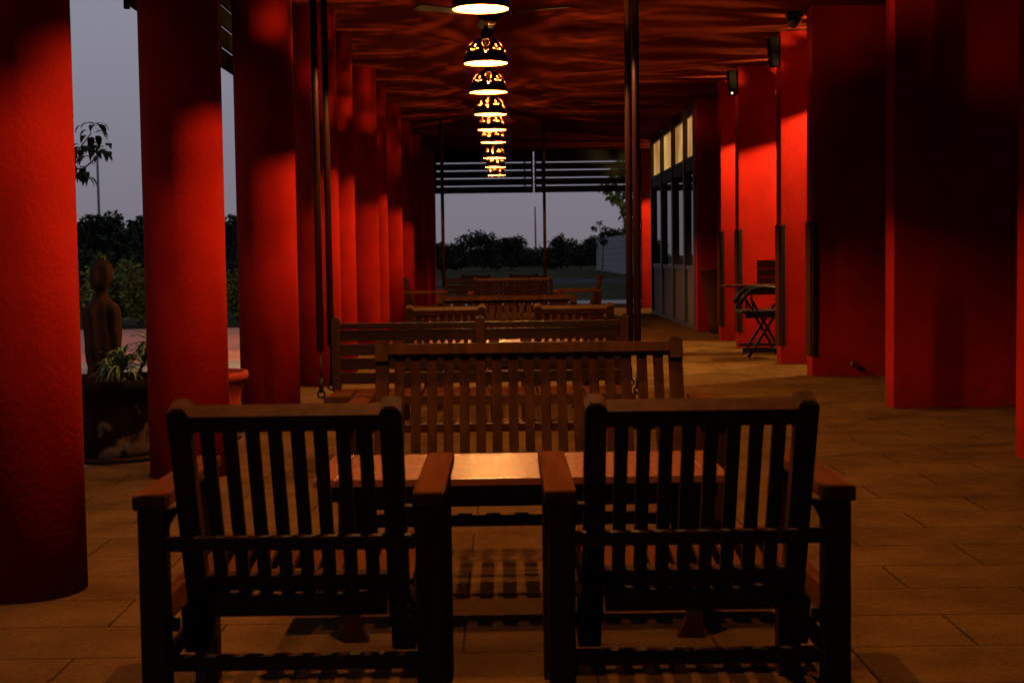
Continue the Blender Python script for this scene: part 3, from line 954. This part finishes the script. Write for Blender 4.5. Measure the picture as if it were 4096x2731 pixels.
def spiky_plant(label, loc, heads, seed):
    rnd = random.Random(seed)
    t = thing('spiky_plant', label, 'plant', loc)
    for hx, hy, hz, n, ln in heads:
        bm = bmesh.new(); tube(bm, [(hx * .5, hy * .5, 0), (hx * .8, hy * .8, hz * .55), (hx, hy, hz)], [0.012, 0.010, 0.007], 8)
        st = obj('stem', bm, M_bark, t)
        bm = bmesh.new()
        for k in range(n):
            az = rnd.random() * 2 * PI; el = rnd.uniform(0.05, 1.35); l = ln * rnd.uniform(.65, 1.1); w = rnd.uniform(.008, .013)
            zb = hz * rnd.uniform(.45, 1.0)
            d = Vector((math.cos(az), math.sin(az), 0)); s = Vector((-math.sin(az), math.cos(az), 0))
            prev = None
            p = Vector((hx * (.6 + .4 * zb / hz), hy * (.6 + .4 * zb / hz), zb)); e = el
            for q in range(7):
                ww = w * (1 - (q / 6) ** 2) + 0.0006
                a = bm.verts.new(p - s * ww); b = bm.verts.new(p + s * ww); c = bm.verts.new(p + Vector((0, 0, -ww * .5)))
                if prev:
                    bm.faces.new((prev[0], prev[2], c, a)); bm.faces.new((prev[2], prev[1], b, c))
                prev = (a, b, c)
                p = p + (d * math.cos(e) + Vector((0, 0, math.sin(e)))) * l / 6
                e -= rnd.uniform(.22, .38)
        obj('leaves', bm, M_leaf_pot, t)
spiky_plant('spiky green plant with long drooping leaves in the stained pot', (-2.38, 8.62, 0.42),
            [(0.10, -.12, .20, 70, .20), (0.24, -0.02, .30, 60, .18), (-0.05, .10, .14, 50, .17), (0.33, .14, .22, 45, .17)], 4)

# weathered figure-like sculpture
t = thing('garden_statue', 'weathered brown clay figure sculpture standing between the first two columns', 'statue', (-2.755, 9.75, -0.03))
def loft(bm, secs, n=36, amp=0.0):
    rings = []
    for (z, cx, cy, rx, ry, p) in secs:
        ring = []
        for k in range(n):
            a = 2 * PI * k / n
            c, s = math.cos(a), math.sin(a)
            x = abs(c) ** (2 / p) * (1 if c > 0 else -1); y = abs(s) ** (2 / p) * (1 if s > 0 else -1)
            wv = 1 + amp * math.sin(5 * a + z * 4) * 0.5
            ring.append(bm.verts.new((cx + rx * x * wv, cy + ry * y * wv, z)))
        rings.append(ring)
    for a, b in zip(rings, rings[1:]):
        for k in range(n):
            bm.faces.new((a[k], a[(k + 1) % n], b[(k + 1) % n], b[k]))
    bm.faces.new(rings[0][::-1]); bm.faces.new(rings[-1])
bm = bmesh.new()
loft(bm, [(0.06, 0, 0, .115, .09, 2.6), (.15, 0, 0, .108, .09, 2.6), (.28, 0, 0, .104, .09, 2.4), (.40, 0, 0, .108, .09, 2.3), (.50, 0, 0, .115, .095, 2.4), (.60, 0, 0, .122, .10, 2.6), (.70, 0, 0, .130, .10, 2.8),
          (.80, 0, 0, .134, .10, 3.0), (.87, 0, 0, .130, .095, 3.0), (.915, 0, 0, .112, .08, 2.6), (.94, 0, 0, .085, .07, 2.2), (.965, 0, 0, .058, .058, 2), (.99, .0, 0, .044, .05, 2),
          (1.02, 0, 0, .044, .05, 2), (1.045, 0, -.01, .056, .064, 2.2), (1.08, 0, -.012, .066, .075, 2.4), (1.12, .004, -.01, .072, .08, 2.6), (1.16, .004, -.005, .072, .08, 2.8), (1.20, .002, 0, .068, .074, 2.8), (1.222, 0, 0, .050, .055, 2.4), (1.235, 0, 0, .02, .025, 2)], n=48, amp=.05)
bmesh.ops.subdivide_edges(bm, edges=bm.edges[:], cuts=1, use_grid_fill=True)
for v in bm.verts:
    k = noise.noise(v.co * 9) * .010 + noise.noise(v.co * 24) * .005
    # folds of a robe and arms folded in front
    if .12 < v.co.z < .9: k += .007 * math.sin(v.co.x * 95 + v.co.z * 6)
    v.co += Vector((v.co.x, v.co.y, 0)).normalized() * k
obj('figure', bm, M_urn, t, smooth=True)
bm = bmesh.new(); loft(bm, [(0.032, 0, 0, .15, .14, 6), (0.059, 0, 0, .15, .14, 6)]); obj('plinth', bm, M_urn, t)
bm = bmesh.new(); rnd = random.Random(8)
for k in range(26):
    az = rnd.random() * 2 * PI; e = rnd.uniform(.5, 1.5); l = rnd.uniform(.05, .10)
    p = Vector((rnd.uniform(-.03, .05), rnd.uniform(-.03, .03), 1.22))
    d = Vector((math.cos(az) * math.cos(e), math.sin(az) * math.cos(e), math.sin(e))); sd = Vector((-math.sin(az), math.cos(az), 0)) * .006
    bm.faces.new([bm.verts.new(q) for q in (p - sd, p + d * l * .5 - sd, p + d * l, p + d * l * .5 + sd, p + sd)])
obj('leaf_tuft', bm, M_leaf_pot, t)
# tall tapered planter by the shopfront
t = thing('tall_planter', 'tall dark tapering planter at the foot of the dark pier by the shopfront', 'planter', (3.24, 21.18, 0))
bm = bmesh.new(); lathe(bm, [(.17, 0), (.19, .1), (.27, .6), (.315, .93), (.335, .935), (.335, .965), (.30, .965), (.285, .90)], 44); obj('planter_body', bm, M_guard, t, smooth=True)
bm = bmesh.new(); lathe(bm, [(.286, .90), (.01, .915)], 32); obj('soil', bm, M_soil, t)

# ------------------------------------------------------------------ folding chair and stand by the orange pier
t = thing('folding_chair', 'black folding chair with crossed legs and a curved top rail by the red pier', 'chair', (2.93, 16.1, 0))
for y in (-0.20, 0.20):
    bm = bmesh.new()
    obox(bm, (-.20, y, 0.02), (.17, y, .60), 0.028, 0.028, (0, 1, 0)); obj('leg', bm, M_black, t)
    bm = bmesh.new()
    obox(bm, (.20, y + .03, 0.02), (-.17, y + .03, .68), 0.028, 0.024, (0, 1, 0)); obj('leg', bm, M_black, t)
bm = bmesh.new(); box(bm, -.28, .22, -.24, .24, .51, .545); box(bm, -.24, .19, -.225, -.20, .46, .509); obj('seat', bm, M_black, t, bevel=.006)
bm = bmesh.new(); box(bm, -.27, .22, -.26, -.19, .075, .13); obj('foot_rail', bm, M_black, t, bevel=.008)
bm = bmesh.new(); box(bm, -.24, .2, .22, .25, .12, .15); obj('stretcher', bm, M_black, t)
for y in (-0.2, 0.2):
    bm = bmesh.new()
    tube(bm, [(-.29, y, .62), (-.25, y, .70), (-.16, y, .775), (-.05, y, .80), (.08, y, .79), (.18, y, .755)], [.022, .026, .028, .028, .026, .018], 12)
    obj('curved_arm', bm, M_black, t, smooth=True)
for y in (-0.2, 0.2):
    bm = bmesh.new(); obox(bm, (-.15, y, .545), (-.17, y, .77), .02, .02, (0, 1, 0)); obj('arm_post', bm, M_black, t)

t = thing('wooden_stand', 'dark wooden stand with a flat shelf and an upright plank board, behind the folding chair', 'stand', (3.04, 16.75, 0))
bm = bmesh.new(); box(bm, -.46, .42, -.18, .22, .79, .815); obj('shelf', bm, M_guard, t, bevel=.003)
bm = bmesh.new()
for z0, z1 in ((.822, .90), (.903, 1.0), (1.003, 1.10)):
    box(bm, -.06, .42, -.01, .012, z0, z1)
obj('plank_board', bm, M_wood_x, t)
bm = bmesh.new(); box(bm, .30, .42, -.16, .16, 0, .788); obj('post', bm, M_black, t, bevel=.004)
bm = bmesh.new(); box(bm, -.28, .299, -.14, .14, .70, .788); obj('apron', bm, M_black, t)
bm = bmesh.new(); box(bm, .20, .46, -.2, .2, 0.0, .05); obj('base', bm, M_black, t)
bm = bmesh.new()
obox(bm, (-.26, 0, .70), (-.30, 0, .52), .05, .05, (0, 1, 0)); obj('hanging_arm', bm, M_black, t)

# ------------------------------------------------------------------ vegetation
def leaf_cloud(bm, centers, n, size, rnd, droop=0.0, aspect=0.5, fold=True):
    """leaves scattered in ellipsoids (c, r) with an uneven outline"""
    wts = [r.x * r.y * r.z for c, r in centers]
    tot = sum(wts)
    for k in range(n):
        q = rnd.random() * tot; i = 0
        while q > wts[i] and i < len(wts) - 1: q -= wts[i]; i += 1
        c, r = centers[i]
        while True:
            d = Vector((rnd.uniform(-1, 1), rnd.uniform(-1, 1), rnd.uniform(-1, 1)))
            if 0.15 < d.length < 1: break
        d = d * (0.7 + 0.35 * noise.noise(d * 2.3 + c))
        p = c + Vector((d.x * r.x, d.y * r.y, d.z * r.z))
        a = Vector((rnd.gauss(0, 1), rnd.gauss(0, 1), rnd.gauss(0, .6) - droop)).normalized()
        b = a.cross(Vector((rnd.gauss(0, 1), rnd.gauss(0, 1), rnd.gauss(0, 1)))).normalized()
        s = size * rnd.uniform(.6, 1.25)
        v = [p, p + a * s * .5 + b * s * aspect * .5, p + a * s, p + a * s * .5 - b * s * aspect * .5]
        bm.faces.new([bm.verts.new(x) for x in v])

def make_tree(label, loc, h, rx, seed, nleaf, lsize, mat, name='tree', group=None, low=0.25, cat='tree', sc=1):
    rnd = random.Random(seed)
    t = thing(name, label, cat, loc, 0, group)
    bm = bmesh.new()
    tr = max(0.04, h * 0.035)
    tube(bm, [(0, 0, -0.1), (rnd.uniform(-.1, .1) * rx, 0, h * .3), (rnd.uniform(-.15, .15) * rx, 0, h * .6)], [tr, tr * .75, tr * .45], 8)
    for k in range(5):
        a = rnd.random() * 2 * PI
        tube(bm, [(0, 0, h * .3), (rx * .35 * math.cos(a), rx * .35 * math.sin(a), h * .5), (rx * .65 * math.cos(a), rx * .65 * math.sin(a), h * .7)], [tr * .5, tr * .35, tr * .15], 6)
    obj('trunk', bm, M_bark, t)
    cs = []
    for k in range(9):
        a = rnd.random() * 2 * PI; rr = rx * rnd.uniform(0, .7)
        z = h * rnd.uniform(low + .15, .86)
        s = rnd.uniform(.28, .5)
        cs.append((Vector((rr * math.cos(a), rr * math.sin(a), z)), Vector((rx * s, rx * s, h * s * .42))))
    cs.append((Vector((0, 0, h * (low + .9) / 2)), Vector((rx * .7, rx * .7, h * (1 - low) * .46))))
    bm = bmesh.new(); leaf_cloud(bm, cs, nleaf, lsize, rnd)
    obj('crown', bm, mat, t)
    return t

FT = 'dark trees on the horizon beyond the field'
def px(x, z): return (x - 1157) / 3267 * z
far = [  # ov x, dist, height, half width, label
    (1012, 100, 2.7, 2.0, 'low dark tree at the far left of the end view, beside the last column'),
    (1050, 125, 2.9, 2.6, 'round dark tree left of the tallest one in the end view'),
    (1108, 115, 3.45, 2.4, 'tallest dark bushy tree in the middle of the end view'),
    (1140, 120, 3.3, 1.9, 'dark tree touching the tallest tree on its right side'),
    (1172, 118, 2.9, 2.0, 'dark rounded tree right of centre, sloping down towards the mast'),
    (1208, 140, 2.4, 2.6, 'low dark tree directly under the distant mast'),
    (1245, 150, 2.4, 2.6, 'low dark tree behind the right tube of the far swing'),
    (1288, 120, 3.1, 1.9, 'domed dark tree right of the far swing tube'),
    (1335, 125, 2.6, 2.4, 'low dark tree between the domed tree and the grey fence'),
    (1375, 105, 3.0, 1.7, 'dark tree rising behind the left end of the grey fence'),
    (1425, 100, 3.3, 2.6, 'green tree behind the right part of the grey fence'),
]
for i, (x, z, h, rx, lab) in enumerate(far):
    make_tree(lab, (px(x, z), z, 0), h * 1.02, rx, 20 + i, 2600, 0.30, M_leaf_dark, group=FT, low=0.0)
bm = bmesh.new()
rnd = random.Random(3)
leaf_cloud(bm, [(Vector((px(x, 160), 160 + rnd.uniform(-4, 4), 0.6)), Vector((4.2, 2, 1.9 + rnd.random() * .7))) for x in range(985, 1480, 22)], 9000, 0.4, rnd)
tag(obj('distant_woodland', bm, M_leaf_dark), 'low dark belt of woodland closing the field behind the end view', 'woodland', kind='stuff')
LT = 'dark trees beyond the open left side'
left = [
    (205, 60, 3.35, 2.0, 'dark round-topped tree seen right beside the first column'),
    (250, 62, 3.5, 1.7, 'dark tree below the left mast, between the first two columns'),
    (292, 60, 3.2, 1.5, 'lower dark tree next to the one under the left mast'),
    (335, 58, 3.7, 1.6, 'taller dark tree half hidden by the second column'),
    (545, 62, 2.9, 1.3, 'dark tree showing in the slit between the second and third columns'),
]
for i, (x, z, h, rx, lab) in enumerate(left):
    make_tree(lab, (px(x, z), z, 0), h, rx, 50 + i, 3600, 0.26, M_leaf_dark, group=LT, low=0.0)
bm = bmesh.new(); rnd = random.Random(9)
leaf_cloud(bm, [(Vector((x, 40 + rnd.uniform(-1.5, 1.5), 0.8)), Vector((1.7, 1.2, 1.1))) for x in [-17 + 1.3 * k for k in range(11)]], 15000, 0.2, rnd)
tag(obj('shrub_thicket', bm, M_leaf_dark), 'dark thicket of shrubs behind the yellow green bushes on the left', 'shrubs', kind='stuff')
# garden bushes, their lamp-lit look put into the pale leaf colour
HB = 'garden bushes along the left path'
for i, (x, z, h, lab) in enumerate([(222, 26.0, 1.15, 'green bush behind the clay figure'), (268, 26.3, 1.2, 'yellow green bush just right of the clay figure'),
                                    (318, 25.9, 1.25, 'yellow green bush partly behind the second column'), (545, 27.0, 1.1, 'green bush in the slit between the second and third columns')]):
    make_tree(lab, (px(x, z), z, 0), h, 0.62, 70 + i, 2400, 0.10, M_leaf_mid, name='bush', group=HB, low=0.0, cat='bush')

def whorl_tree(label, loc, clusters, seed, h):
    """young tree with drooping whorls of broad leaves"""
    rnd = random.Random(seed)
    t = thing('young_tree', label, 'tree', loc)
    bm = bmesh.new()
    tube(bm, [(0, 0, 0), (.03, 0, h * .5), (0.0, 0, h * .8)], [.045, .035, .022], 10)
    for c in clusters:
        c = Vector(c)
        tube(bm, [(0, 0, h * .55), (c.x * .5, c.y * .5, (h * .55 + c.z) * .5 + .12), c], [.018, .013, .007], 8)
    obj('trunk', bm, M_bark, t)
    bm = bmesh.new()
    for c in clusters:
        c = Vector(c)
        for k in range(16):
            az = rnd.random() * 2 * PI
            p = c + Vector((rnd.uniform(-.07, .07), rnd.uniform(-.07, .07), rnd.uniform(-.05, .10)))
            d = Vector((math.cos(az), math.sin(az), 0)); s = Vector((-math.sin(az), math.cos(az), 0))
            l = rnd.uniform(.16, .25); e = rnd.uniform(-.1, .6); w = l * .17
            prev = None
            for q, wf in enumerate((.05, .7, 1, .85, .45, .04)):
                a = bm.verts.new(p - s * w * wf); b = bm.verts.new(p + s * w * wf)
                if prev: bm.faces.new((prev[0], prev[1], b, a))
                prev = (a, b)
                p = p + (d * math.cos(e) + Vector((0, 0, math.sin(e)))) * l / 5
                e -= .42
    obj('crown', bm, M_leaf_dark, t)
whorl_tree('young tree with drooping leaf whorls against the sky beside the first column', (-5.30, 16, 0),
           [(0.72, 0, 2.62), (0.60, .1, 2.40), (0.38, -.1, 2.40), (0.28, 0, 2.15), (0.62, -.1, 2.16), (0.1, .2, 2.5), (-.2, -.2, 2.7), (.80, .1, 2.40), (.45, .0, 2.25)], 5, 2.7)
whorl_tree('young tree with a leaf cluster in the slit beside the third column', (-3.35, 20, 0),
           [(-.42, 0, 1.75), (-.2, .2, 2.0), (.2, 0, 2.2), (.1, -.3, 1.9), (.35, .2, 1.7)], 6, 2.3)

# broad-leaved tree past the far end, lamp light included in its leaf colour
rnd = random.Random(11)
t = thing('broadleaf_tree', 'broad-leaved tree hanging in from the right below the far louvres', 'tree', (4.9, 36.2, 0))
bm = bmesh.new(); tube(bm, [(0, 0, 0), (-.1, 0, 1.2), (-.3, 0, 2.4), (-.4, 0, 3.6)], [.12, .10, .08, .05], 10)
for c in ((-2.1, 0, 2.95), (-1.5, .3, 2.0), (-.9, -.3, 3.6), (.7, .2, 3.2)):
    tube(bm, [(-.2, 0, 1.9), (c[0] * .6, c[1] * .6, c[2] * .9), c], [.05, .03, .012], 8)
obj('trunk', bm, M_bark, t)
bm = bmesh.new()
cs = [(Vector((-2.2, 0, 2.95)), Vector((.40, .4, .22))), (Vector((-1.95, .2, 2.72)), Vector((.34, .4, .30))), (Vector((-1.7, 0, 2.35)), Vector((.36, .5, .32))), (Vector((-1.62, 0, 1.95)), Vector((.33, .5, .34))),
      (Vector((-1.4, .1, 1.65)), Vector((.36, .4, .3))), (Vector((-1.2, 0, 2.6)), Vector((.6, .6, .6))), (Vector((-.6, 0, 2.9)), Vector((.9, .8, .8))), (Vector((.3, 0, 3.0)), Vector((1.1, 1, 1.1))), (Vector((-1.6, 0, 3.4)), Vector((.9, .8, .4)))]
leaf_cloud(bm, cs, 4200, 0.19, rnd, droop=1.5, aspect=.5)
obj('crown', bm, M_leaf_mid, t)
t = thing('sapling', 'slim sapling with a small cross-shaped leafy tip above the far grey fence', 'tree', (px(1383, 80), 80, 0))
bm = bmesh.new(); tube(bm, [(0, 0, 0), (.05, 0, 1.6), (-.15, 0, 2.9)], [.05, .035, .015], 8); obj('trunk', bm, M_bark, t)
bm = bmesh.new()
leaf_cloud(bm, [(Vector((-.15, 0, 2.95)), Vector((.22, .2, .18))), (Vector((-.45, 0, 2.65)), Vector((.24, .2, .16))), (Vector((.2, 0, 2.65)), Vector((.24, .2, .15))), (Vector((.0, 0, 2.3)), Vector((.25, .2, .3))), (Vector((.1, 0, 1.9)), Vector((.3, .2, .3)))], 420, .16, rnd)
obj('crown', bm, M_leaf_dark, t)

# ------------------------------------------------------------------ far fence, masts
t = thing('cladding_fence', 'pale grey fence of level corrugated bands beyond the far end on the right', 'fence', (6.5, 100, 0))
bm = bmesh.new()
n = 6
for k in range(n):
    z0 = .12 + k * .36
    v = [bm.verts.new(p) for p in ((0, 0, z0), (0, 0, z0 + .345), (.06, 0, z0 + .345), (.03, 0, z0),
                                   (.25, -62, z0), (.25, -62, z0 + .345), (.31, -62, z0 + .345), (.28, -62, z0))]
    for f in ((0, 1, 2, 3), (7, 6, 5, 4), (0, 4, 5, 1), (1, 5, 6, 2), (2, 6, 7, 3), (3, 7, 4, 0)):
        bm.faces.new([v[i] for i in f])
obj('fence_bands', bm, M_clad, t)
bm = bmesh.new()
for k in range(9):
    y = -k * 7.5; box(bm, .08 + .25 * k / 8.2, .2 + .25 * k / 8.2, y - .06, y + .06, 0, 2.25)
obj('fence_posts', bm, M_black, t)
bm = bmesh.new()
tube(bm, [(px(1231, 200), 200, -.1), (px(1230, 200), 200, 8.0)], [.16, .09], 8)
tag(obj('radio_mast', bm, M_clad), 'thin grey mast standing on the horizon in the end view', 'mast')
bm = bmesh.new()
tube(bm, [(px(240, 150) - .3, 150, -.1), (px(240, 150) - .3, 150, 12.8)], [.18, .11], 8)
tag(obj('radio_mast', bm, M_clad), 'thin grey mast behind the drooping leaves between the first two columns', 'mast')
